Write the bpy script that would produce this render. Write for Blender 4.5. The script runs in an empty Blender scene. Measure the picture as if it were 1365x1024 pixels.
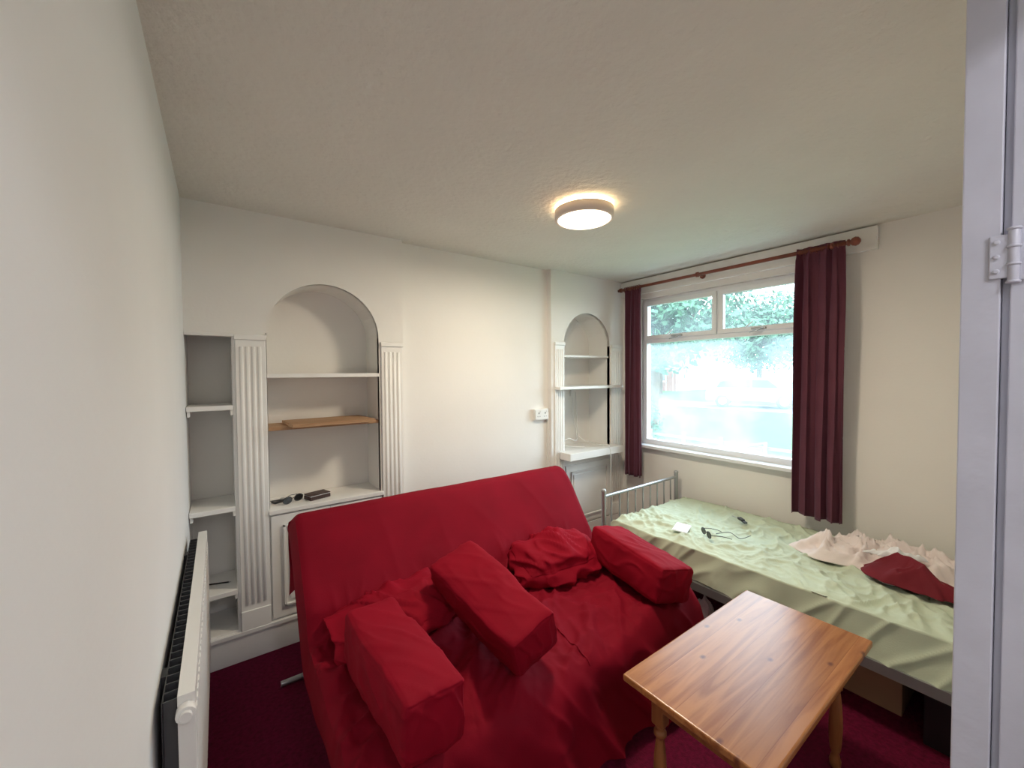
import bpy, math, random, bmesh
from mathutils import Vector, Matrix, noise
random.seed(4)
PI=math.pi
# ---------------------------------------------------------------- materials
def newmat(name):
    m=bpy.data.materials.new(name); m.use_nodes=True
    nt=m.node_tree; b=nt.nodes['Principled BSDF']; return m,nt,b
def mat(name,col,rough=.6,var=.06,vscale=6,bump=0,bscale=40,bdist=.01,metal=0,sheen=0,detail=4,col2=None):
    m,nt,b=newmat(name); N=nt.nodes; L=nt.links
    tc=N.new('ShaderNodeTexCoord')
    n=N.new('ShaderNodeTexNoise'); n.inputs['Scale'].default_value=vscale; n.inputs['Detail'].default_value=detail
    L.new(tc.outputs['Object'],n.inputs['Vector'])
    r=N.new('ShaderNodeValToRGB'); r.color_ramp.elements[0].position=.3; r.color_ramp.elements[1].position=.7
    c2=col2 or tuple(min(1,c*(1+var)) for c in col)
    c1=tuple(c*(1-var) for c in col) if not col2 else col
    r.color_ramp.elements[0].color=(*c1,1); r.color_ramp.elements[1].color=(*c2,1)
    L.new(n.outputs['Fac'],r.inputs[0]); L.new(r.outputs[0],b.inputs['Base Color'])
    b.inputs['Roughness'].default_value=rough; b.inputs['Metallic'].default_value=metal
    if sheen:
        b.inputs['Sheen Weight'].default_value=sheen; b.inputs['Sheen Roughness'].default_value=.4
        b.inputs['Sheen Tint'].default_value=(*[min(1,c*1.5+.02) for c in col],1)
        b.inputs['Specular IOR Level'].default_value=.15
    if bump:
        n2=N.new('ShaderNodeTexNoise'); n2.inputs['Scale'].default_value=bscale; n2.inputs['Detail'].default_value=3
        L.new(tc.outputs['Object'],n2.inputs['Vector'])
        bp=N.new('ShaderNodeBump'); bp.inputs['Strength'].default_value=bump; bp.inputs['Distance'].default_value=bdist
        L.new(n2.outputs['Fac'],bp.inputs['Height']); L.new(bp.outputs[0],b.inputs['Normal'])
    return m
def woodmat(name,c1,c2,axis='x',knots=True,rough=.35,plank=0):
    m,nt,b=newmat(name); N=nt.nodes; L=nt.links
    tc=N.new('ShaderNodeTexCoord'); mp=N.new('ShaderNodeMapping')
    mp.inputs['Scale'].default_value=(1.2,16,16) if axis=='x' else ((16,1.2,16) if axis=='y' else (14,14,1.2))
    src=tc.outputs['Object']
    if plank:
        sp=N.new('ShaderNodeSeparateXYZ'); L.new(src,sp.inputs[0])
        ml=N.new('ShaderNodeMath'); ml.operation='MULTIPLY'; ml.inputs[1].default_value=1/plank; L.new(sp.outputs[1],ml.inputs[0])
        fl=N.new('ShaderNodeMath'); fl.operation='FLOOR'; L.new(ml.outputs[0],fl.inputs[0])
        wn=N.new('ShaderNodeTexWhiteNoise'); wn.noise_dimensions='1D'; L.new(fl.outputs[0],wn.inputs['W'])
        va=N.new('ShaderNodeVectorMath'); va.operation='MULTIPLY_ADD'; va.inputs[1].default_value=(3,3,3)
        L.new(wn.outputs['Color'],va.inputs[0]); L.new(src,va.inputs[2]); src=va.outputs[0]
    L.new(src,mp.inputs[0])
    n=N.new('ShaderNodeTexNoise'); n.inputs['Scale'].default_value=2.2; n.inputs['Detail'].default_value=6; n.inputs['Distortion'].default_value=.8
    L.new(mp.outputs[0],n.inputs['Vector'])
    r=N.new('ShaderNodeValToRGB'); r.color_ramp.elements[0].position=.36; r.color_ramp.elements[1].position=.62
    r.color_ramp.elements[0].color=(*c1,1); r.color_ramp.elements[1].color=(*c2,1)
    L.new(n.outputs['Fac'],r.inputs[0]); out=r.outputs[0]
    def mult(out,fac):
        mx=N.new('ShaderNodeMix'); mx.data_type='RGBA'; mx.blend_type='MULTIPLY'; mx.inputs[0].default_value=1
        L.new(out,mx.inputs[6]); L.new(fac,mx.inputs[7]); return mx.outputs[2]
    if plank:
        fr=N.new('ShaderNodeMath'); fr.operation='FRACT'; L.new(ml.outputs[0],fr.inputs[0])
        rr=N.new('ShaderNodeValToRGB'); rr.color_ramp.elements[0].position=.0; rr.color_ramp.elements[1].position=.02
        rr.color_ramp.elements[0].color=(.65,.5,.4,1); rr.color_ramp.elements[1].color=(1,1,1,1); L.new(fr.outputs[0],rr.inputs[0])
        out=mult(out,rr.outputs[0])
        mr=N.new('ShaderNodeMapRange'); mr.inputs[3].default_value=.90; mr.inputs[4].default_value=1.04; L.new(wn.outputs['Value'],mr.inputs[0])
        out=mult(out,mr.outputs[0])
    if knots:
        mp2=N.new('ShaderNodeMapping'); mp2.inputs['Scale'].default_value=(6.5,10,0); L.new(tc.outputs['Object'],mp2.inputs[0])
        v=N.new('ShaderNodeTexVoronoi'); v.voronoi_dimensions='2D'; v.inputs['Scale'].default_value=1.; L.new(mp2.outputs[0],v.inputs['Vector'])
        s2=N.new('ShaderNodeSeparateColor'); L.new(v.outputs['Color'],s2.inputs[0])
        th=N.new('ShaderNodeMapRange'); th.inputs[1].default_value=.66; th.inputs[2].default_value=.76; th.inputs[3].default_value=0; th.inputs[4].default_value=1; L.new(s2.outputs[0],th.inputs[0])
        r2=N.new('ShaderNodeMapRange'); r2.inputs[1].default_value=.03; r2.inputs[2].default_value=.11; r2.inputs[3].default_value=1; r2.inputs[4].default_value=0
        L.new(v.outputs['Distance'],r2.inputs[0])
        mm=N.new('ShaderNodeMath'); mm.operation='MULTIPLY'; L.new(th.outputs[0],mm.inputs[0]); L.new(r2.outputs[0],mm.inputs[1])
        mx=N.new('ShaderNodeMix'); mx.data_type='RGBA'; L.new(mm.outputs[0],mx.inputs[0]); L.new(out,mx.inputs[6]); mx.inputs[7].default_value=(.16,.045,.02,1)
        out=mx.outputs[2]
    L.new(out,b.inputs['Base Color']); b.inputs['Roughness'].default_value=rough
    return m
def brickmat(name):
    m,nt,b=newmat(name); N=nt.nodes; L=nt.links
    tc=N.new('ShaderNodeTexCoord'); br=N.new('ShaderNodeTexBrick'); br.inputs['Scale'].default_value=4
    br.inputs['Color1'].default_value=(.25,.12,.09,1); br.inputs['Color2'].default_value=(.20,.09,.07,1); br.inputs['Mortar'].default_value=(.4,.36,.33,1)
    L.new(tc.outputs['Generated'],br.inputs['Vector']); L.new(br.outputs[0],b.inputs['Base Color']); b.inputs['Roughness'].default_value=.9
    return m
M={}
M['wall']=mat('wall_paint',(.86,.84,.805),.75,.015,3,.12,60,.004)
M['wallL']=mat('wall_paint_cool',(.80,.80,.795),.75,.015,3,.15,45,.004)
M['ceil']=mat('ceiling_artex',(.80,.775,.715),.85,.02,4,.6,38,.010)
M['gloss']=mat('white_gloss_paint',(.88,.87,.84),.35,.03,5,.08,20,.004)
M['jamb']=mat('door_frame_paint',(.60,.60,.67),.38,.05,9,.3,34,.004)
M['carpet']=mat('carpet',(.12,.004,.026),.95,.3,60,.6,220,.006,sheen=.15)
M['red']=mat('red_cotton_cover',(.20,.001,.012),.8,.10,5,.25,260,.002,sheen=.12)
M['red2']=mat('red_cotton_cushion',(.245,.001,.013),.8,.08,7,.25,260,.002,sheen=.12)
M['green']=mat('pale_green_sheet',(.57,.645,.495),.8,.04,6,.2,200,.002)
M['metal']=mat('silver_grey_metal',(.42,.43,.44),.35,.05,10,metal=.7)
M['darkmetal']=mat('dark_metal',(.06,.06,.065),.5,.1)
M['pine']=woodmat('pine',(.31,.105,.030),(.47,.20,.070),'x',plank=.1115,rough=.28)
M['pineleg']=woodmat('pine_leg',(.24,.08,.028),(.33,.13,.045),'z',knots=False)
M['board']=woodmat('wood_board',(.36,.20,.10),(.52,.32,.18),'x',knots=False,rough=.6)
M['upvc']=mat('white_upvc',(.88,.91,.94),.3,.01)
M['rad']=mat('radiator_enamel',(.80,.79,.76),.3,.015)
M['rod']=mat('mahogany_rod',(.22,.06,.035),.35,.2,20)
M['black']=mat('black_plastic',(.015,.015,.017),.4,.1)
M['paper']=mat('paper',(.85,.86,.88),.7,.02)
M['leather']=mat('dark_leather',(.05,.025,.02),.5,.2,30,.3,120)
M['card']=mat('cardboard',(.36,.21,.12),.8,.1)
M['maroon']=mat('maroon_fabric',(.16,.004,.014),.85,.1,8,.2,150,.003)
M['pink']=mat('pale_pink_fabric',(.82,.73,.71),.85,.05,8,.2,150,.003)
M['plastic']=mat('white_plastic',(.82,.81,.78),.35,.01)
M['lens']=mat('dark_lens',(.02,.02,.02),.1,.01)
M['rim']=mat('lamp_rim',(.88,.76,.66),.45,.02)
def curtainmat():
    m,nt,b=newmat('curtain_fabric'); N=nt.nodes; L=nt.links
    b.inputs['Roughness'].default_value=.75
    b.inputs['Sheen Weight'].default_value=.4; b.inputs['Sheen Tint'].default_value=(.6,.45,.65,1)
    tc=N.new('ShaderNodeTexCoord'); n=N.new('ShaderNodeTexNoise'); n.inputs['Scale'].default_value=9
    L.new(tc.outputs['Object'],n.inputs['Vector'])
    r=N.new('ShaderNodeValToRGB'); r.color_ramp.elements[0].color=(.10,.020,.038,1); r.color_ramp.elements[1].color=(.16,.036,.064,1)
    L.new(n.outputs['Fac'],r.inputs[0]); L.new(r.outputs[0],b.inputs['Base Color'])
    t=N.new('ShaderNodeBsdfTranslucent'); t.inputs[0].default_value=(.25,.055,.085,1)
    mx=N.new('ShaderNodeMixShader'); mx.inputs[0].default_value=.22
    L.new(b.outputs[0],mx.inputs[1]); L.new(t.outputs[0],mx.inputs[2]); L.new(mx.outputs[0],N['Material Output'].inputs[0])
    return m
M['curtain']=curtainmat()
def glassmat(name,lo,hi):
    m=bpy.data.materials.new(name); m.use_nodes=True; nt=m.node_tree; N=nt.nodes; L=nt.links; N.clear()
    o=N.new('ShaderNodeOutputMaterial'); tr=N.new('ShaderNodeBsdfTransparent'); tr.inputs[0].default_value=(.90,.97,1,1)
    gl=N.new('ShaderNodeBsdfGlossy'); gl.inputs['Roughness'].default_value=.03
    f=N.new('ShaderNodeLayerWeight'); f.inputs[0].default_value=.12
    mx=N.new('ShaderNodeMixShader'); L.new(f.outputs['Fresnel'],mx.inputs[0]); L.new(tr.outputs[0],mx.inputs[1]); L.new(gl.outputs[0],mx.inputs[2])
    tl=N.new('ShaderNodeBsdfTranslucent'); tl.inputs[0].default_value=(.76,.93,1,1)
    tc=N.new('ShaderNodeTexCoord'); n=N.new('ShaderNodeTexNoise'); n.inputs['Scale'].default_value=2.4; n.inputs['Detail'].default_value=4
    L.new(tc.outputs['Object'],n.inputs['Vector'])
    r=N.new('ShaderNodeMapRange'); r.inputs[1].default_value=.38; r.inputs[2].default_value=.62; r.inputs[3].default_value=lo; r.inputs[4].default_value=hi
    L.new(n.outputs['Fac'],r.inputs[0])
    m2=N.new('ShaderNodeMixShader'); L.new(r.outputs[0],m2.inputs[0]); L.new(mx.outputs[0],m2.inputs[1]); L.new(tl.outputs[0],m2.inputs[2])
    L.new(m2.outputs[0],o.inputs[0]); return m
M['glass']=glassmat('clear_glass',.03,.07); M['mist']=glassmat('misted_glass',.07,.19)
def emat(name,col,s):
    m,nt,b=newmat(name); b.inputs['Base Color'].default_value=(.9,.85,.75,1)
    b.inputs['Emission Color'].default_value=(*col,1); b.inputs['Emission Strength'].default_value=s; return m
M['lamp']=emat('lamp_diffuser',(1,.88,.66),3.4)
M['lampback']=emat('lamp_back_ring',(1,.76,.46),15)
M['grass']=mat('grass',(.020,.075,.008),.9,.3,3,.5,60,col2=(.040,.115,.016))
M['leaf']=mat('foliage',(.03,.09,.05),.7,.5,2,col2=(.07,.18,.09))
M['bark']=mat('bark',(.12,.08,.05),.9,.2)
M['asphalt']=mat('asphalt',(.10,.105,.115),.9,.1)
M['carpaint']=mat('silver_car_paint',(.22,.24,.28),.35,.02,metal=.3)
M['brick']=brickmat('brick'); M['roof']=mat('roof_tile',(.20,.10,.08),.9,.2)
M['fence']=mat('weathered_timber',(.20,.18,.14),.9,.2)
M['wfence']=mat('white_painted_timber',(.35,.35,.36),.6,.05)
M['carglass']=mat('car_glass',(.05,.06,.07),.1,.02)
# ---------------------------------------------------------------- builder
class B:
    def __init__(s): s.v=[];s.f=[];s.mi=[];s.mats=[];s.sm=[]
    def m(s,k):
        if k not in s.mats: s.mats.append(k)
        return s.mats.index(k)
    def add(s,vs,fs,k,smooth=False,mtx=None):
        o=len(s.v); i=s.m(k)
        s.v+= [tuple(mtx@Vector(p)) for p in vs] if mtx else [tuple(p) for p in vs]
        for f in fs: s.f.append([a+o for a in f]); s.mi.append(i); s.sm.append(smooth)
    def box(s,x0,x1,y0,y1,z0,z1,k,mtx=None):
        v=[(x,y,z) for x in(x0,x1) for y in(y0,y1) for z in(z0,z1)]
        s.add(v,[(0,1,3,2),(4,6,7,5),(0,4,5,1),(2,3,7,6),(0,2,6,4),(1,5,7,3)],k,False,mtx)
    def prism(s,pts,y0,y1,k,axis='y',mtx=None,smooth=False):
        n=len(pts)
        def P(a,b,c): return (a,c,b) if axis=='y' else ((c,a,b) if axis=='x' else (a,b,c))
        v=[P(a,b,y0) for a,b in pts]+[P(a,b,y1) for a,b in pts]
        s.add(v,[list(range(n)),list(range(2*n-1,n-1,-1))],k,False,mtx)
        s.add(v,[(i,(i+1)%n,n+(i+1)%n,n+i) for i in range(n)],k,smooth,mtx)
    def tube(s,path,r,k,n=10,cap=True):
        path=[Vector(p) for p in path]; vs=[];fs=[]
        up=Vector((0,0,1))
        for i,p in enumerate(path):
            t=(path[min(i+1,len(path)-1)]-path[max(i-1,0)]).normalized()
            a=t.cross(up if abs(t.z)<.95 else Vector((1,0,0))).normalized(); b=t.cross(a)
            rr=r[i] if isinstance(r,(list,tuple)) else r
            for j in range(n):
                an=2*PI*j/n; vs.append(p+(a*math.cos(an)+b*math.sin(an))*rr)
        for i in range(len(path)-1):
            for j in range(n): fs.append((i*n+j,i*n+(j+1)%n,(i+1)*n+(j+1)%n,(i+1)*n+j))
        s.add(vs,fs,k,True)
        if cap:
            o=len(path)-1
            s.add(vs,[list(range(n))[::-1],[o*n+j for j in range(n)]],k,False)
    def lathe(s,c,prof,k,n=24,mtx=None):
        vs=[];fs=[]
        for r,z in prof:
            for j in range(n):
                a=2*PI*j/n; vs.append((c[0]+r*math.cos(a),c[1]+r*math.sin(a),c[2]+z))
        for i in range(len(prof)-1):
            for j in range(n): fs.append((i*n+j,i*n+(j+1)%n,(i+1)*n+(j+1)%n,(i+1)*n+j))
        s.add(vs,fs,k,True,mtx)
        s.add(vs,[list(range(n))[::-1],[(len(prof)-1)*n+j for j in range(n)]],k,False,mtx)
    def grid(s,fn,nu,nv,k,smooth=True,mtx=None):
        vs=[fn(i/nu,j/nv) for i in range(nu+1) for j in range(nv+1)]
        fs=[(i*(nv+1)+j,(i+1)*(nv+1)+j,(i+1)*(nv+1)+j+1,i*(nv+1)+j+1) for i in range(nu) for j in range(nv)]
        s.add(vs,fs,k,smooth,mtx)
    def done(s,name,bevel=0,seg=2,solid=0,fix=True):
        me=bpy.data.meshes.new(name); me.from_pydata(s.v,[],s.f); me.update()
        for k in s.mats: me.materials.append(M[k])
        me.polygons.foreach_set('material_index',s.mi); me.polygons.foreach_set('use_smooth',s.sm)
        if fix:
            bm=bmesh.new(); bm.from_mesh(me)
            bmesh.ops.remove_doubles(bm,verts=bm.verts,dist=1e-5)
            bmesh.ops.recalc_face_normals(bm,faces=bm.faces); bm.to_mesh(me); bm.free()
        o=bpy.data.objects.new(name,me); bpy.context.collection.objects.link(o)
        if solid:
            q=o.modifiers.new('s','SOLIDIFY'); q.thickness=solid; q.offset=0
        if bevel:
            q=o.modifiers.new('b','BEVEL'); q.width=bevel; q.segments=seg; q.limit_method='ANGLE'; q.angle_limit=math.radians(40)
        return o
def nz(x,y,z=0,s=1): return noise.noise(Vector((x*s,y*s,z*s)))
def ridge(x,y,z=0):
    return (1-min(1,abs(noise.noise(Vector((x,y,z))))*2.6))**2
# ---------------------------------------------------------------- room shell
XL,XR,YF,YC,YB,ZC=-.135,3.16,2.53,2.58,2.80,2.36
b=B(); b.box(XL-.1,XR+.14,-1.4,2.95,-.12,0,'carpet'); b.done('floor')
b=B(); b.box(XL-.1,XR+.14,-1.4,2.95,ZC,ZC+.1,'ceil'); b.done('ceiling')
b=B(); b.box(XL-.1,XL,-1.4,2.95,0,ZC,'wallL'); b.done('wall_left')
WY0,WY1,WZ0,WZ1=.98,2.34,.84,2.17
b=B()
b.box(XR,XR+.14,-.12,2.95,0,WZ0,'wall'); b.box(XR,XR+.14,-.12,2.95,WZ1,ZC,'wall')
b.box(XR,XR+.14,-.12,WY0,WZ0,WZ1,'wall'); b.box(XR,XR+.14,WY1,2.95,WZ0,WZ1,'wall')
b.done('wall_right')
b=B(); b.box(.98,XR,-.12,0,0,ZC,'wall'); b.box(XL,.98,-.12,0,2.08,ZC,'wall'); b.done('wall_near')
b=B(); b.box(XL,1.08,-1.5,-1.4,0,ZC,'wall'); b.done('wall_hall_end')
b=B(); b.box(.98,1.08,-1.4,-.12,0,ZC,'wall'); b.done('wall_hall_side')
def arch(x0,x1,zs,zb,rise,n=28):
    cx=(x0+x1)/2; r=(x1-x0)/2
    return [(cx-r*math.cos(PI*i/n),zs+rise*math.sin(PI*i/n)) for i in range(n+1)]
def alcove(b,x0,x1,zs,zb,rise,X0,X1):
    a=arch(x0,x1,zs,zb,rise)
    b.prism([(X0,zs),(X0,ZC),(X1,ZC),(X1,zs)]+a[::-1],YF,YF+.03,'wall')
    lin=[(x0,zb)]+a+[(x1,zb)]
    n=len(lin); vs=[(p[0],YF,p[1]) for p in lin]+[(p[0],YB-.01,p[1]) for p in lin]
    b.add(vs,[(i,i+1,n+i+1,n+i) for i in range(n-1)],'wall')
    b.add(vs,[list(range(n,2*n))],'wall')
b=B()
b.box(XL,XR,YB,2.95,0,ZC,'wall')
b.box(.97,2.24,YC,YB,0,ZC,'wall')
alcove(b,.21,.81,1.725,.765,.295,.205,.97)
b.box(.90,.97,YF,YB,0,1.725,'wall'); b.box(.81,.90,YF,YF+.03,.765,1.725,'wall'); b.box(.90,.97,YF+.03,YB,1.725,ZC,'wall')
b.box(XL,.205,YF,YF+.03,1.70,ZC,'wall')
alcove(b,2.385,2.965,1.745,.76,.285,2.24,XR)
b.box(2.24,2.27,YF,YB,0,1.745,'wall'); b.box(2.27,2.385,YF,YF+.03,0,1.745,'wall'); b.box(2.24,2.27,YF+.03,YB,1.745,ZC,'wall')
b.box(2.965,XR,YF,YF+.03,0,1.745,'wall')
b.done('wall_back')
def pilaster(b,x0,x1,z0,z1,y):
    w=x1-x0; d=.012
    b.box(x0,x1,y-d,y,z0,z1,'gloss')
    b.box(x0-.004,x1+.004,y-d-.010,y,z1-.025,z1,'gloss')
    b.box(x0,x1,y-d-.006,y,z0,z0+.10,'gloss')
    n=4; m=w*.10; fw=(w-2*m)/n
    for i in range(n):
        a0=x0+m+i*fw+fw*.14; a1=x0+m+(i+1)*fw-fw*.14; k=6; cx=(a0+a1)/2; r=(a1-a0)/2
        pts=[(cx-r*math.cos(PI*j/k), y-d-.55*r*math.sin(PI*j/k)) for j in range(k+1)]
        b.prism(pts,z0+.13,z1-.06,'gloss',axis='z',smooth=True)
def paneldoor(b,x0,x1,z0,z1,y):
    b.box(x0,x1,y-.016,y,z0,z1,'gloss')
    s=.055
    fr=[(x0+s,x1-s,z0+s,z0+s+.012),(x0+s,x1-s,z1-s-.012,z1-s),(x0+s,x0+s+.012,z0+s,z1-s),(x1-s-.012,x1-s,z0+s,z1-s)]
    for q in fr: b.box(q[0],q[1],y-.028,y-.016,q[2],q[3],'gloss')
    b.box(x0+s+.03,x1-s-.03,y-.024,y-.016,z0+s+.03,z1-s-.03,'gloss')
b=B()
pilaster(b,.070,.203,.16,1.71,YF); pilaster(b,.822,.958,.16,1.70,YF)
b.box(.055,.070,YF,YB-.005,.16,1.70,'gloss')
b.box(.195,.208,YF,YB-.005,.0,1.72,'gloss')
b.box(.070,.205,YF+.001,YF+.02,.0,1.72,'gloss')
X2=XL+.002
for z in(1.335,.81,.375): 
    b.box(X2,.055,YF-.012,YB-.005,z-.012,z+.012,'gloss')
    for xx in (XL+.010,.05): b.box(xx-.006,xx+.006,YF+.0,YF+.2,z-.04,z-.012,'gloss')
b.box(X2,.97,YF-.012,YF+.02,0,.155,'gloss')
b.box(X2,.97,YF-.022,YF+.02,.14,.16,'gloss')
b.box(X2,.055,YF,YB-.005,.155,.17,'gloss')
b.box(.203,.822,YF-.02,YB-.012,.745,.768,'gloss')
paneldoor(b,.212,.508,.175,.735,YF+.004); paneldoor(b,.512,.81,.175,.735,YF+.004)
b.box(.208,.82,YF+.004,YF+.02,.155,.745,'gloss')
b.box(.208,.812,YF-.004,YB-.012,1.485,1.508,'gloss')
b.box(.208,.812,YF+.02,YB-.012,1.195,1.213,'board')
b.box(X2,.21,YF-.010,YF,1.70,1.715,'gloss')
b.done('built_in_shelving',.0025,1)
b=B()
pilaster(b,2.272,2.378,.16,1.76,YF); pilaster(b,2.975,3.13,.16,1.76,YF)
b.box(2.27,XR-.002,YF-.012,YF+.0,0,.155,'gloss')
b.box(2.375,2.975,YF-.0,YF+.02,.15,.755,'gloss')
paneldoor(b,2.39,2.96,.175,.70,YF)
b.box(2.385,2.965,YF+.01,YB-.012,1.638,1.655,'gloss')
b.box(2.387,2.963,YF-.03,YB-.012,1.362,1.385,'gloss'); b.box(2.26,3.06,YF-.085,YF-.024,1.362,1.385,'gloss')
b.box(2.387,2.963,YF-.03,YB-.012,.755,.82,'gloss'); b.box(2.31,2.98,YF-.15,YF-.024,.775,.835,'gloss')
b.done('built_in_shelving.001',.0025,1)
def catn(pts,n=8):
    out=[]
    P=[Vector(p) for p in pts]; P=[P[0]]+P+[P[-1]]
    for i in range(1,len(P)-2):
        for j in range(n):
            t=j/n; a,bb,c,d=P[i-1:i+3]
            out.append(.5*((2*bb)+(c-a)*t+(2*a-5*bb+4*c-d)*t*t+(3*bb-a-3*c+d)*t**3))
    out.append(P[-2]); return out
b=B()
b.tube(catn([(2.72,2.77,1.30),(2.72,2.76,1.1),(2.70,2.70,.95),(2.60,2.60,.89),(2.50,2.60,.92),(2.45,2.62,.86),(2.6,2.50,.845)]),.004,'plastic',6)
b.tube(catn([(2.76,2.77,1.32),(2.77,2.76,1.1),(2.74,2.7,.9),(2.78,2.5,.85),(2.78,2.372,.845),(2.78,2.36,.6),(2.82,2.40,.3),(2.85,2.45,.01)]),.004,'plastic',6)
b.box(2.70,2.74,2.765,2.785,1.28,1.34,'plastic')
b.done('hanging_cable')
b=B(); b.box(2.075,2.222,YC-.030,YC,1.115,1.205,'plastic'); b.box(2.08,2.217,YC-.036,YC-.03,1.12,1.20,'plastic')
for cx in(2.115,2.182):
    b.box(cx-.004,cx+.004,YC-.038,YC-.036,1.165,1.178,'black'); b.box(cx-.014,cx-.008,YC-.038,YC-.036,1.142,1.147,'black'); b.box(cx+.008,cx+.014,YC-.038,YC-.036,1.142,1.147,'black')
    b.box(cx+.012,cx+.022,YC-.040,YC-.036,1.178,1.192,'plastic')
b.done('wall_socket',.002)
b=B(); b.box(2.222,2.24,YC-.02,YC,1.15,1.17,'plastic'); b.box(2.225,2.24,YC-.02,YC,.12,1.15,'plastic'); b.done('trim_1')
b=B(); b.box(.98,2.23,YC-.018,YC,0,.11,'gloss'); b.done('baseboard_back',.004)
b=B(); b.box(XR-.018,XR,.0,YF,0,.11,'gloss'); b.done('baseboard_right',.004)
b=B(); b.box(XL,XL+.012,.0,YF-.02,0,.11,'gloss'); b.done('baseboard_left',.003)
b=B(); b.box(-.225,.225,-.15,.15,0,.018,'board',Matrix.Translation((.53,2.60,1.2145))@Matrix.Rotation(math.radians(3),4,'Z')); b.done('loose_wooden_board',.002)
def glasses(name,loc,rot,s=1,lens='lens'):
    b=B(); T=Matrix.Translation(loc)@Matrix.Rotation(rot,4,'Z')@Matrix.Scale(s,4)
    for sx in(-1,1):
        ring=[(sx*.034+.027*math.cos(a),0,.022+.019*math.sin(a)) for a in [2*PI*i/20 for i in range(21)]]
        b.tube([T@Vector(p) for p in ring],.0022*s,'black',6,False)
        b.add([T@Vector((sx*.034+.026*math.cos(2*PI*i/20),0,.022+.018*math.sin(2*PI*i/20))) for i in range(20)],[list(range(20))],lens)
        b.tube([T@Vector(p) for p in [(sx*.062,0,.028),(sx*.066,.06,.024),(sx*.064,.11,.012),(sx*.060,.13,.003)]],.002*s,'black',6)
    b.tube([T@Vector(p) for p in [(-.008,0,.026),(0,-.002,.03),(.008,0,.026)]],.002*s,'black',6)
    return b.done(name)
glasses('eyeglasses',(.33,2.60,.769),.5)
b=B(); b.box(-.06,.06,-.04,.04,0,.02,'leather'); b.box(-.058,.058,-.038,.036,.021,.024,'paper')
b.box(-.06,.06,-.04,.04,.025,.030,'leather')
o=b.done('leather_wallet',.003); o.location=(.46,2.62,.769); o.rotation_euler=(0,0,.3)
b=B(); b.box(-.04,.04,-.02,.02,0,.012,'black'); b.lathe((.015,0,.012),[(.012,0),(.012,.006),(.008,.008)],'metal')
o=b.done('pocket_knife_case',.002); o.location=(.27,2.66,.769); o.rotation_euler=(0,0,.4)
b=B(); b.tube([(-.07,2.66,.392),(.02,2.63,.392)],[.004]*2,'black',8); b.tube([(.02,2.63,.392),(.03,2.627,.392)],[.004,.001],'metal',8); b.done('pen')
# ---------------------------------------------------------------- window
b=B(); x0,x1=3.205,3.265
def fr(y0,y1,z0,z1,w,xa,xb):
    b.box(xa,xb,y0,y1,z0,z0+w,'upvc'); b.box(xa,xb,y0,y1,z1-w,z1,'upvc')
    b.box(xa,xb,y0,y0+w,z0+w,z1-w,'upvc'); b.box(xa,xb,y1-w,y1,z0+w,z1-w,'upvc')
fr(WY0,WY1,WZ0,WZ1,.045,x0,x1)
b.box(x0,x1,WY0+.045,WY1-.045,1.765,1.815,'upvc'); b.box(x0,x1,1.61,1.66,1.815,WZ1-.045,'upvc')
fr(1.645,WY1-.03,1.80,WZ1-.03,.035,x0-.018,x0+.02); fr(WY0+.03,1.625,1.80,WZ1-.03,.035,x0-.018,x0+.02)
b.box(3.235,3.239,WY0+.045,WY1-.045,WZ0+.04,1.77,'mist')
b.box(3.235,3.239,1.66,WY1-.045,1.81,WZ1-.04,'glass'); b.box(3.235,3.239,WY0+.045,1.61,1.81,WZ1-.04,'glass')
for yc in(1.98,1.33):
    b.box(x0-.032,x0-.018,yc-.05,yc+.05,1.808,1.824,'metal'); b.tube([(x0-.034,yc-.03,1.815),(x0-.05,yc,1.80),(x0-.05,yc+.055,1.79)],.006,'metal',8)
    b.tube([(x0-.03,yc+.09,1.83),(x0-.02,yc+.04,1.87)],.005,'upvc',8)
b.done('window_1',.003,1,fix=True)
b=B(); b.box(3.10,3.206,WY0-.02,WY1+.02,WZ0-.022,WZ0+.004,'upvc'); b.done('trim_window_sill',.004)
b=B(); b.box(3.128,XR,.67,YF-.001,2.215,2.35,'gloss'); b.done('curtain_pelmet_board',.003)
b=B(); RX,RZ=3.045,2.262
b.tube([(RX,.79,RZ),(RX,2.49,RZ)],.0125,'rod',14)
b.lathe((0,0,0),[(.013,-.0),(.02,.004),(.02,.012),(.012,.016),(.022,.026),(.027,.04),(.022,.054),(.008,.064)],'rod',20,Matrix.Translation((RX,.79,RZ))@Matrix.Rotation(PI/2,4,'X'))
for y in(.86,1.72,2.46):
    b.tube([(RX,y,RZ),(XR-.032,y,RZ)],.008,'rod',10); b.tube([(RX,y-.01,RZ),(RX,y+.01,RZ)],.019,'rod',14); b.tube([(XR-.04,y,RZ),(XR-.032,y,RZ)],.022,'rod',14)
for y in [.83,.855,.88,.91,.94,.97,1.0,1.03]+[2.26+.025*i for i in range(7)]:
    b.tube([(RX+.019*math.cos(a),y,RZ+.019*math.sin(a)) for a in [2*PI*i/16 for i in range(17)]],.0025,'rod',6,False)
b.done('curtain_rod')
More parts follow.
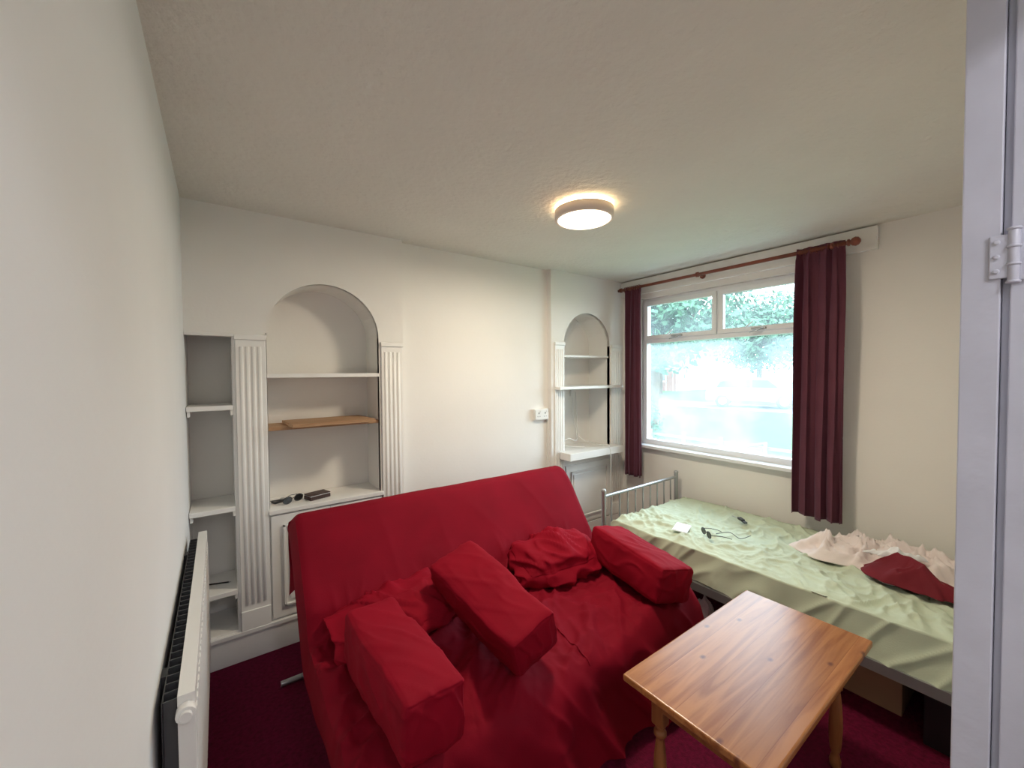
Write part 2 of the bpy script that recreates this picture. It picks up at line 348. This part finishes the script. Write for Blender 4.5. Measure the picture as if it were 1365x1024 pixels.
def curtain(name,ya,yb,zt,zb,nf,seed,xw=.035,flare=0,skew=0):
    b=B()
    def f(u,v):
        z=zt+(zb-zt)*v
        ph=2*PI*nf*u+2.4*nz(u*2.5,v*.9,seed)+seed
        am=xw*(.5+.5*min(1,v*5))*(.75+.9*nz(u*2.2,v*1.2,seed+5))
        wid=(yb-ya)*(1+flare*v)
        y=(ya+yb)/2+skew*v+(u-.5)*wid+.012*math.sin(ph*2+1)*min(1,v*4)
        x=RX-.002+am*math.sin(ph)+.010*nz(u*9,v*3,seed)+.006*math.sin(2*PI*nf*2.2*u)*max(0,1-v*6)
        zz=z+ .014*nz(u*4,v*1,seed)*v
        if v<.035: x=RX+(x-RX)*.6
        return (x,y,zz)
    b.grid(f,120,70,'curtain')
    return b.done(name,solid=.003,fix=False)
curtain('curtain',.80,1.045,2.285,.57,3.6,1.3,.038,.04,-.0)
curtain('curtain.001',2.235,2.415,2.275,.56,3.6,4.1,.034,.03,0)
# ---------------------------------------------------------------- ceiling lamp
lx,ly=1.545,1.485
b=B()
b.lathe((lx,ly,ZC),[(.122,-.001),(.122,-.020)],'lampback',48)
b.lathe((lx,ly,ZC),[(.136,-.020),(.150,-.022),(.150,-.068),(.145,-.072),(.136,-.072),(.136,-.065)],'rim',56)
b.lathe((lx,ly,ZC),[(.136,-.066),(.127,-.075),(.09,-.080),(.04,-.082),(.005,-.0825)],'lamp',56)
b.done('ceiling_light',fix=False)
def area(name,loc,rot,sx,sy,e,col,shape='RECTANGLE'):
    l=bpy.data.lights.new(name,'AREA'); l.shape=shape; l.size=sx; l.size_y=sy; l.energy=e; l.color=col
    o=bpy.data.objects.new(name,l); bpy.context.collection.objects.link(o); o.location=loc; o.rotation_euler=rot; return o
area('ceiling_light_bulb',(lx,ly,ZC-.086),(0,0,0),.26,.26,17,(1,.86,.66),'DISK')
# ---------------------------------------------------------------- radiator
b=B(); ry0,ry1,rz0,rz1=1.17,2.36,.17,.775
b.box(-.092,-.060,ry0,ry1,rz0,rz1,'rad')
n=34
for i in range(n):
    y=ry0+.03+(ry1-ry0-.06)*i/(n-1)
    b.box(-.063,-.0575,y-.011,y+.011,rz0+.05,rz1-.05,'rad')
    b.box(-.120,-.092,y-.002,y+.002,rz0+.03,rz1-.02,'darkmetal')
b.box(-.122,-.120,ry0+.02,ry1-.02,rz0+.02,rz1-.02,'darkmetal')
for z in(rz1-.035,rz0+.03):
    b.tube([(-.076,ry0-.022,z),(-.076,ry0,z)],.019,'rad',14); b.tube([(-.076,ry1,z),(-.076,ry1+.018,z)],.015,'rad',14)
b.tube([(-.076,ry0-.03,rz1-.035),(-.076,ry0-.015,rz1-.035)],.012,'rad',12)
b.tube([(-.076,ry1+.012,rz0+.03),(-.076,ry1+.03,rz0+.03),(-.076,ry1+.03,.0)],.008,'rad',10)
b.tube([(-.076,ry1+.03,rz0+.0),(-.076,ry1+.03,rz0+.09)],.016,'rad',12)
b.box(XL+.001,-.122,ry0+.15,ry0+.19,rz0+.05,rz1-.03,'darkmetal'); b.box(XL+.001,-.122,ry1-.19,ry1-.15,rz0+.05,rz1-.03,'darkmetal')
b.done('radiator',.005,2)
# ---------------------------------------------------------------- door frame at right
b=B()
b.box(.88,.98,.058,.0955,0,2.1,'jamb'); b.box(.894,.98,-.12,.0575,0,2.1,'jamb'); b.box(.886,.894,-.12,.050,0,2.1,'jamb')
b.box(.982,1.04,.0,.016,0,2.1,'jamb')
b.box(.90,.98,.0,.092,2.1,2.16,'jamb') 
hz=1.656
b.tube([(.878,.047,hz-.036),(.878,.047,hz+.036)],.0055,'jamb',12)
for k in(-.036,-.012,.012,.036): b.tube([(.878,.047,hz+k-.002),(.878,.047,hz+k+.002)],.0072,'jamb',12)
b.box(.8765,.881,.050,.069,hz-.030,hz+.030,'jamb'); b.box(.881,.887,.010,.048,hz-.034,hz+.034,'jamb')
for k in(-.020,.0,.020): b.tube([(.874,.062,hz+k),(.877,.062,hz+k)],.0035,'jamb',10); b.tube([(.878,.030,hz+k),(.882,.030,hz+k)],.004,'jamb',10)
b.done('door_frame_1',.003,2)
b=B(); b.box(XL,.88,-.12,-.0,2.04,2.08,'jamb'); b.done('trim_door_head')
# ---------------------------------------------------------------- sofa bed
def resample(pts,n):
    P=[Vector((p[0],p[1])) for p in pts]; d=[0]
    for i in range(1,len(P)): d.append(d[-1]+(P[i]-P[i-1]).length)
    out=[]
    for k in range(n+1):
        t=d[-1]*k/n; i=1
        while i<len(P)-1 and d[i]<t: i+=1
        q=(t-d[i-1])/max(1e-9,d[i]-d[i-1]); out.append(P[i-1].lerp(P[i],q))
    return out
def smooth2(P,it):
    for _ in range(it):
        P=[P[0]]+[(P[i-1]+P[i]*2+P[i+1])/4 for i in range(1,len(P)-1)]+[P[-1]]
    return P
SX0,SX1=.268,1.93
prof=[(2.13,.50),(2.20,.70),(2.19,.80),(2.12,.855),(2.05,.845),(1.98,.76),(1.76,.43),(1.70,.405),(1.20,.405),(1.10,.385),(1.055,.33),(1.03,.20),(.985,.03)]
NP=180; PR=smooth2(resample(prof,NP),7)
NX=200
def sst(a,b,x): 
    t=max(0,min(1,(x-a)/(b-a))); return t*t*(3-2*t)
def sofa_pt(u,v):
    i=v*NP; k=min(NP-1,int(i)); p=PR[k].lerp(PR[k+1],i-k)
    x=SX0+(SX1-SX0)*u
    y,z=p
    back=sst(.44,.52,z)*(1-sst(2.10,2.16,y))
    drape=1-sst(1.04,1.12,y)
    seat=(1-sst(.44,.52,z))*(1-drape)*(1-sst(2.10,2.16,y))
    dz=.010*nz(x*2.5,y*2.5,z*2.5)*(back+seat)
    qx=x+.06*nz(x*4,y*4,8); qy=y+.06*nz(x*4,y*4,18)
    a=qx*.75+qy*.66; c=-qx*.66+qy*.75
    dz+=seat*(.032*ridge(a*1.6,c*4.2,1)+.018*ridge(a*3,c*9,5)+.010*ridge(a*7-c*3,c*14,8)+.006*ridge(a*16,c*12,2)-.024)
    dz+=back*(.003*ridge(x*3+z*2,z*2,9)+.018*ridge(qx*5,z*3,2)*max(0,1-abs(z-.47)/.16)+.010*ridge(qx*12,z*5,4)*max(0,1-abs(z-.47)/.12))
    y2=y-dz*.8*back; z2=z+dz*(.55*back+seat)
    y2-=drape*(.034*(math.sin(x*9+3*nz(x*2,z,1))*.5+ridge(x*4+z*2.5,z*1.6,3)-.3)*min(1,max(0,(.42-z))/.2)+.010*ridge(x*9+z*6,z*5,6))
    y2+=(.008*nz(x*4,z*4,4))*sst(2.12,2.18,y)
    z2+= .006*nz(x*3,0,7)*sst(.7,.8,z)
    e=min(u,1-u)*(SX1-SX0)
    if e<.03: q=1-e/.03; z2-=.016*q*q*(1-drape)
    return (x,y2,max(.012,z2))
b=B()
b.grid(sofa_pt,NX,NP,'red')
for side,u in((0,0),(1,1)):
    def ef(a,c):
        p=Vector(sofa_pt(u,a)); s=(-1 if side==0 else 1)
        bl=sst(.42,.56,p.z); w=1-sst(2.10,2.17,p.y)
        tb=Vector((p.x,p.y+.12*w,p.z-.09*w)); ts=Vector((p.x,max(p.y,1.06),min(p.z,.27)))
        if p.y>2.05: bl=1
        tgt=ts.lerp(tb,bl)
        q=p.lerp(tgt,c); q.x+=s*(.014*math.sin(c*PI/2)+.010*nz(p.y*5,c*1.5,side)*c*(1-bl))
        return tuple(q)
    b.grid(ef,NP,8,'red')
b.tube([Vector(sofa_pt(.53,v/100))+Vector((0,0,.002)) for v in range(60,84)],.0035,'red',6)
b.tube([(.30,1.12,.25),(.30,1.80,.25),(.30,2.12,.50)],.016,'metal',10)
b.tube([(1.90,1.12,.25),(1.90,1.80,.25),(1.90,2.12,.50)],.016,'metal',10)
for x in(.31,1.90):
    b.tube([(x,1.18,.25),(x,1.16,.0)],.014,'metal',10); b.tube([(x,1.85,.25),(x,2.2,.012)],.014,'metal',10)
b.tube([(.21,2.2,.014),(1.98,2.2,.014)],.013,'metal',10); b.tube([(.30,1.16,.25),(1.90,1.16,.25)],.014,'metal',10)
b.tube([(.30,1.85,.25),(1.90,1.85,.25)],.014,'metal',10)
b.done('sofa_bed',fix=False)
# ---------------------------------------------------------------- cushions
def cushion(name,L,W,H,loc,rot,seed,k='red2',r=.020,bulge=.010,wr=.007,taper=0,n=40,skew=0):
    bm=bmesh.new(); bmesh.ops.create_cube(bm,size=2)
    bmesh.ops.subdivide_edges(bm,edges=bm.edges,cuts=n,use_grid_fill=True)
    hx,hy,hz=W/2,L/2,H/2
    for v in bm.verts:
        c=v.co.copy(); p=Vector((c.x*hx,c.y*hy,c.z*hz))
        q=Vector((max(-hx+r,min(hx-r,p.x)),max(-hy+r,min(hy-r,p.y)),max(-hz+r,min(hz-r,p.z))))
        d=p-q
        if d.length>1e-6: p=q+d.normalized()*r
        bx=(1-c.y**2)*(1-c.z**2);by=(1-c.x**2)*(1-c.z**2);bz=(1-c.x**2)*(1-c.y**2)
        if abs(c.x)>.999:p.x+=math.copysign(bulge*bx,c.x)
        if abs(c.y)>.999:p.y+=math.copysign(bulge*by,c.y)
        if abs(c.z)>.999:p.z+=math.copysign(bulge*bz,c.z)
        nn=p.normalized()
        w=wr*(.7*ridge(p.x*7+seed,p.y*5,p.z*7)+.9*nz(p.x*7,p.y*7+seed,p.z*7)+.8*ridge(p.x*14+seed+p.y*8,p.y*6,p.z*14))
        edge=sorted([abs(c.x),abs(c.y),abs(c.z)])[1]
        if edge>.95: w+= .004
        p+=nn*w
        p.x*=1-taper*(c.y*-.5+.5)
        p.x+=skew*p.z
        p.x+=.010*nz(p.y*4,seed,1); p.z+=.010*nz(p.y*4,seed,9)
        v.co=p
    me=bpy.data.meshes.new(name); bm.to_mesh(me); bm.free(); me.materials.append(M[k])
    for f in me.polygons: f.use_smooth=True
    o=bpy.data.objects.new(name,me); bpy.context.collection.objects.link(o)
    o.location=loc; o.rotation_euler=rot; return o
R=math.radians
cushion('box_cushion',.55,.19,.18,(.462,1.30,.522),(0,R(2),R(2)),1.)
cushion('box_cushion',.58,.23,.16,(.890,1.40,.560),(R(8),R(-18),R(0)),3.,taper=.15)
cushion('box_cushion',.50,.22,.17,(1.76,1.32,.508),(R(4),R(12),R(-8)),6.)
cushion('crumpled_cushion',.28,.46,.09,(.60,1.68,.465),(R(12),R(-4),R(8)),9.,r=.04,wr=.028,bulge=.02)
cushion('crumpled_cushion',.26,.42,.12,(1.48,1.65,.485),(R(20),R(-5),R(-12)),12.,r=.055,wr=.028,bulge=.03)
# ---------------------------------------------------------------- coffee table
b=B(); tx0,tx1,ty0,ty1,tz=1.065,1.94,.41,.855,.50
b.box(tx0,tx1,ty0,ty1,tz-.024,tz,'pine')
b.box(tx0+.07,tx1-.07,ty0+.065,ty0+.083,tz-.10,tz-.024,'pineleg'); b.box(tx0+.07,tx1-.07,ty1-.083,ty1-.065,tz-.10,tz-.024,'pineleg')
b.box(tx0+.065,tx0+.083,ty0+.07,ty1-.07,tz-.10,tz-.024,'pineleg'); b.box(tx1-.083,tx1-.065,ty0+.07,ty1-.07,tz-.10,tz-.024,'pineleg')
lp=[(.011,0),(.017,.01),(.019,.03),(.014,.05),(.012,.06),(.017,.075),(.020,.11),(.022,.17),(.019,.24),(.014,.29),(.012,.30),(.020,.31),(.020,.322),(.014,.33),(.019,.345)]
for x in(tx0+.085,tx1-.085):
    for y in(ty0+.085,ty1-.085):
        b.lathe((x,y,0),lp,'pineleg',20); b.box(x-.021,x+.021,y-.021,y+.021,.345,tz-.024,'pineleg')
b.done('coffee_table',.006,3)
# ---------------------------------------------------------------- bed
bx0,bx1,by0,by1=2.19,3.05,.06,1.86
b=B()
for x in(bx0-.02,bx1+.01):
    b.tube([(x,1.905,0),(x,1.905,.665)],.016,'metal',14); b.lathe((x,1.905,.665),[(.018,0),(.018,.012),(.006,.02)],'metal',14)
    b.tube([(x,.035,0),(x,.035,.40)],.016,'metal',14)
b.tube([(bx0-.02,1.905,.63),(bx1+.01,1.905,.63)],.011,'metal',12); b.tube([(bx0-.02,1.905,.36),(bx1+.01,1.905,.36)],.011,'metal',12)
for i in range(9):
    x=bx0+.06+(bx1-bx0-.13)*i/8; b.tube([(x,1.905,.36),(x,1.905,.63)],.006,'metal',8)
b.tube([(bx0-.02,.035,.38),(bx1+.01,.035,.38)],.011,'metal',12)
b.box(bx0-.03,bx0-.008,.035,1.905,.26,.305,'metal'); b.box(bx1+.0,bx1+.02,.035,1.905,.26,.305,'metal')
for i in range(12):
    y=.12+1.7*i/11; b.box(bx0-.01,bx1+.0,y-.025,y+.025,.285,.297,'board')
def bedsurf(u,v):
    s=(u*1.30-.15); W=bx1-bx0
    if s<0: x=bx0; z=.49+s*1.25; x-=.012*math.sin(min(1,-s*6)*PI*.5)
    elif s>1: x=bx1; z=.49-(s-1)*1.25
    else: x=bx0+W*s; z=.49
    e=min(max(s,0),1); ed=min(e,1-e)*W
    if 0<=s<=1: z+= .012*(1-math.exp(-ed/.05)) - .012
    y=by0+(by1-by0)*v
    edy=min(v,1-v)*(by1-by0)
    if edy<.04: z-=.03*(1-edy/.04)**2
    x+=.010*nz(y*3.5,3,s)*(1-min(1,ed*6))
    if 0<=s<=1:
        m=min(1,ed*14+.2)
        qx=x+.10*nz(x*3,y*3,8); qy=y+.10*nz(x*3,y*3,18)
        g=.6+.8*max(0,min(1,.5+nz(x*2,y*2,30)*1.5))
        z+=m*(.017*ridge(qx*2.0,qy*4-qx*2.5,1)+g*.015*ridge(qx*4+qy*3,qy*6,4)**1.4+g*.012*ridge(qx*9-qy*5,qy*7+qx*3,14)**1.4+.005*ridge(qx*20,qy*17,3)+.008*nz(x*3,y*3,2)-.012)
    else:
        x+=(-1 if s<0 else 1)*(.014*nz(y*7,z*6,1)+.014*ridge(y*8+z*6,z*3,2)); z+=.022*nz(y*3,1,1)*min(1,abs(s if s<0 else s-1)*8)
    return (x,y,z)
b.grid(bedsurf,160,300,'green')
def bedend(v0):
    def f(a,c):
        p=Vector(bedsurf(.1154+a*.769,v0)); p.z=p.z+(.305-p.z)*c; return tuple(p)
    return f
b.grid(bedend(0),60,4,'green'); b.grid(bedend(1),60,4,'green')
b.box(bx0+.02,bx1-.02,by0+.02,by1-.02,.30,.44,'green')
b.done('single_bed',fix=False)
b=B(); b.box(2.36,2.82,.40,.76,0,.19,'card'); b.box(2.35,2.83,.39,.77,.17,.20,'card'); b.done('cardboard_box',.003)
b=B(); b.box(2.26,2.66,.08,.32,0,.2,'black'); b.tube([(2.255,.14,.1),(2.235,.16,.1),(2.235,.22,.1),(2.255,.24,.1)],.006,'black',8); b.done('storage_case',.02,3)
b=B(); b.box(2.60,3.0,.95,1.5,0,.17,'leather'); b.tube([(2.595,1.2,.09),(2.57,1.22,.09),(2.57,1.3,.09),(2.595,1.32,.09)],.007,'black',8); b.done('suitcase',.02,3)
def pile(name,c,rx,ry,h,k,seed,rot=0,floorz=.5,n=90,lob=.25,fq=1,fine=1):
    b=B(); cs,sn=math.cos(rot),math.sin(rot)
    def f(u,v):
        a=2*PI*u; rr=v
        lobe=1+lob*nz(math.cos(a)*1.3,math.sin(a)*1.3,seed)*2+.12*nz(math.cos(a)*4,math.sin(a)*4,seed)
        X=rx*rr*math.cos(a)*lobe; Y=ry*rr*math.sin(a)*lobe
        wx=X+.04*nz(X*8,Y*8,seed); wy=Y+.04*nz(X*8,Y*8,seed+4)
        z=h*(1-rr**3)*(.45+.6*nz(X*6,Y*6,seed))+.8*h*ridge(wx*9*fq,wy*7*fq,seed)*(1-rr**5)+.35*h*fine*ridge(wx*20*fq,wy*17*fq,seed)*(1-rr**5)
        return (c[0]+X*cs-Y*sn,c[1]+X*sn+Y*cs,floorz+(max(.002,z) if rr<.999 else 0)+.001)
    b.grid(f,n*2,n//2,k); return b.done(name,solid=.003)
pile('crumpled_bedding',(2.77,.50,0),.24,.36,.085,'pink',2.,.2,.500)
pile('folded_maroon_cloth',(2.57,.42,0),.12,.19,.08,'maroon',7.,-.35,.525,fq=.6,fine=.4,lob=.15)
pile('white_shirt',(2.63,.47,0),.022,.11,.03,'paper',4.,.5,.600,50)
pile('discarded_rag',(2.36,1.28,0),.07,.06,.09,'paper',5.,.3,0.0,50)
b=B(); b.box(-.065,.065,-.045,.045,0,.0015,'paper'); b.box(-.06,.06,-.04,.04,.0015,.004,'paper'); o=b.done('paper_note'); o.location=(2.345,1.42,.518); o.rotation_euler=(.05,-.06,R(18))
glasses('sunglasses',(2.36,1.27,.509),R(-125),.95)
b=B(); b.box(-.025,.025,-.012,.012,0,.014,'black'); b.tube([(.03+.012*math.cos(a),.012*math.sin(a),.006) for a in [2*PI*i/14 for i in range(15)]],.0015,'metal',6)
b.box(.035,.075,-.004,.004,.003,.006,'metal',Matrix.Rotation(.3,4,'Z')); b.box(-.06,-.03,-.01,.012,0,.008,'black')
o=b.done('key_fob',.003); o.location=(2.78,1.26,.516); o.rotation_euler=(0,0,.9)
b=B(); b.tube(catn([(2.42,1.24,.519),(2.50,1.20,.521),(2.46,1.12,.519),(2.55,1.10,.521)]),.002,'black',6); b.done('earphone_cable')
# ---------------------------------------------------------------- outside
GZ=-.35
b=B(); b.add([(3.32,-30,GZ),(80,-30,GZ),(80,80,GZ),(3.32,80,GZ)],[(0,1,2,3)],'grass'); b.done('garden_lawn')
b=B(); b.box(20,24,-30,60,GZ,GZ+.02,'asphalt'); b.done('street_road')
def foliage(b,c,r,n,s=.16):
    for i in range(n):
        d=Vector((random.gauss(0,1),random.gauss(0,1),random.gauss(0,1))).normalized()
        rad=(.55+.45*random.random()); rad*=1+.35*nz(d.x*2,d.y*2,d.z*2+c[0])
        p=Vector((c[0]+d.x*r[0]*rad,c[1]+d.y*r[1]*rad,c[2]+d.z*r[2]*rad))
        if p.z<GZ+.03: continue
        a=Vector((random.gauss(0,1),random.gauss(0,1),random.gauss(0,1))).normalized(); e=a.orthogonal().normalized()*s*(.6+.6*random.random()); a=a*s
        b.add([p,p+a*.5+e*.4,p+a,p+a*.5-e*.4],[(0,1,2,3)],'leaf')
def tree(name,x,y,h,r,n,s=.2,lo=.60):
    b=B(); b.tube([(x,y,GZ),(x+.1,y,GZ+h*.4),(x-.05,y+.1,GZ+h*.75)],[.2,.15,.07],'bark',10)
    for k in range(4):
        a=k*1.7; b.tube([(x+.05,y,GZ+h*.4),(x+r*.5*math.cos(a),y+r*.5*math.sin(a),GZ+h*.7)],[.08,.03],'bark',8)
    for k in range(6):
        a=k*1.1+.3; foliage(b,(x+r*.45*math.cos(a),y+r*.45*math.sin(a),GZ+h*(lo+.09*(k%3))),(r*.6,r*.6,r*.5),n//6,s)
    b.done(name,fix=False)
tree('garden_tree',10.6,7.4,5.2,2.6,7000,.2); tree('garden_tree.001',30,12.5,8.5,4.0,7000,.36,.45); tree('garden_tree.002',30.5,20.5,9,3.6,5000,.36,.45); tree('garden_tree.003',33,5,8,4.0,5000,.4,.45)
b=B()
for k in range(7): foliage(b,(8.9+.25*k,6.5+.5*k,GZ+.5),(.6,.5,.8),900,.1)
b.done('garden_hedge',fix=False)
b=B()
for i in range(5):
    y=2.4+.8*i; b.box(8.0,8.05,y,y+.05,GZ,GZ+.55,'fence')
for z in(.42,): b.box(8.05,8.08,2.4,5.7,GZ+z,GZ+z+.05,'fence')
b.tube([(8.03,3.2,GZ+.55),(8.03,4.5,GZ+.15)],.022,'fence',8)
b.done('garden_fence')
b=B()
for i in range(40): b.box(27.0,27.05,2+.3*i,2.24+.3*i,GZ,GZ+1.3,'wfence')
b.box(27.05,27.1,2,14,GZ+.4,GZ+.5,'wfence'); b.box(27.05,27.1,2,14,GZ+1.0,GZ+1.1,'wfence')
b.done('boundary_fence')
def car(name,x,y,rz):
    b=B(); T=Matrix.Translation((x,y,GZ+.02))@Matrix.Rotation(rz,4,'Z')
    pr=[(-2.1,.35),(-2.15,.75),(-1.95,.95),(-1.3,1.02),(-.75,1.45),(-.5,1.5),(.9,1.5),(1.5,1.4),(2.0,1.0),(2.12,.75),(2.1,.35)]
    b.prism(pr,-.82,.82,'carpaint',mtx=T)
    for s in(-.83,.83):
        e=.012*(1 if s>0 else -1)
        b.prism([(-1.1,1.03),(-.68,1.4),(.0,1.43),(.0,1.03)],s-e,s+e,'carglass',mtx=T); b.prism([(.08,1.03),(.08,1.43),(.85,1.43),(1.4,1.33),(1.6,1.03)],s-e,s+e,'carglass',mtx=T)
        for wx in(-1.35,1.3):
            W=T@Matrix.Translation((wx,s,.33))@Matrix.Rotation(PI/2,4,'X')
            b.lathe((0,0,-.1),[(.2,0),(.32,.01),(.33,.04),(.33,.16),(.32,.19),(.2,.2)],'black',24,W); b.lathe((0,0,-.11),[(.19,0),(.19,.22)],'metal',20,W)
    b.done(name,.02)
car('parked_car',22.3,9.6,R(112))
b=B(); b.box(36,44,22.5,34,GZ,GZ+5.2,'brick'); b.prism([(22,GZ+5.2),(28.2,GZ+8.2),(34.5,GZ+5.2)],35.6,44.4,'roof',axis='x')
for y in(23.5,27,30.5):
    for z in(.9,3.4):
        b.box(35.9,36,y,y+1.4,GZ+z,GZ+z+1.2,'upvc'); b.box(35.86,35.9,y+.1,y+1.3,GZ+z+.1,GZ+z+1.1,'carglass')
b.done('brick_house')
# ---------------------------------------------------------------- lights
w=bpy.data.worlds.new('sky'); bpy.context.scene.world=w; w.use_nodes=True
bg=w.node_tree.nodes['Background']; bg.inputs[1].default_value=7.4
N=w.node_tree.nodes; L=w.node_tree.links
tc=N.new('ShaderNodeTexCoord'); sp=N.new('ShaderNodeSeparateXYZ'); rp=N.new('ShaderNodeValToRGB')
rp.color_ramp.elements[0].color=(.95,.97,1,1); rp.color_ramp.elements[1].color=(.78,.87,1,1)
L.new(tc.outputs['Generated'],sp.inputs[0]); L.new(sp.outputs[2],rp.inputs[0]); L.new(rp.outputs[0],bg.inputs[0])
o=area('window_sky_portal',(3.30,1.66,1.5),(0,R(90),0),1.4,1.45,1,(1,1,1)); o.data.cycles.is_portal=True
area('hall_fill_light',(.4,-.7,ZC-.05),(0,0,0),.3,.3,8,(.93,.93,1),'DISK')  # added fill in the unseen hall, brightens left wall and jamb
# ---------------------------------------------------------------- camera
f,yaw,pit,rol=538.65,.6274,.0262,.0074
F=Vector((math.sin(yaw)*math.cos(pit),math.cos(yaw)*math.cos(pit),-math.sin(pit)))
r=Vector((math.cos(yaw),-math.sin(yaw),0)); d=F.cross(r)
r2=r*math.cos(rol)+d*math.sin(rol); d2=-r*math.sin(rol)+d*math.cos(rol)
mt=Matrix((( r2.x,-d2.x,-F.x,0),(r2.y,-d2.y,-F.y,0),(r2.z,-d2.z,-F.z,1.5),(0,0,0,1)))
c=bpy.data.cameras.new('camera'); c.sensor_width=36; c.lens=f/1365*36; c.clip_start=.01
co=bpy.data.objects.new('camera',c); bpy.context.collection.objects.link(co); co.matrix_world=mt; bpy.context.scene.camera=co
sc=bpy.context.scene; sc.view_settings.view_transform='Standard'; sc.view_settings.exposure=.38
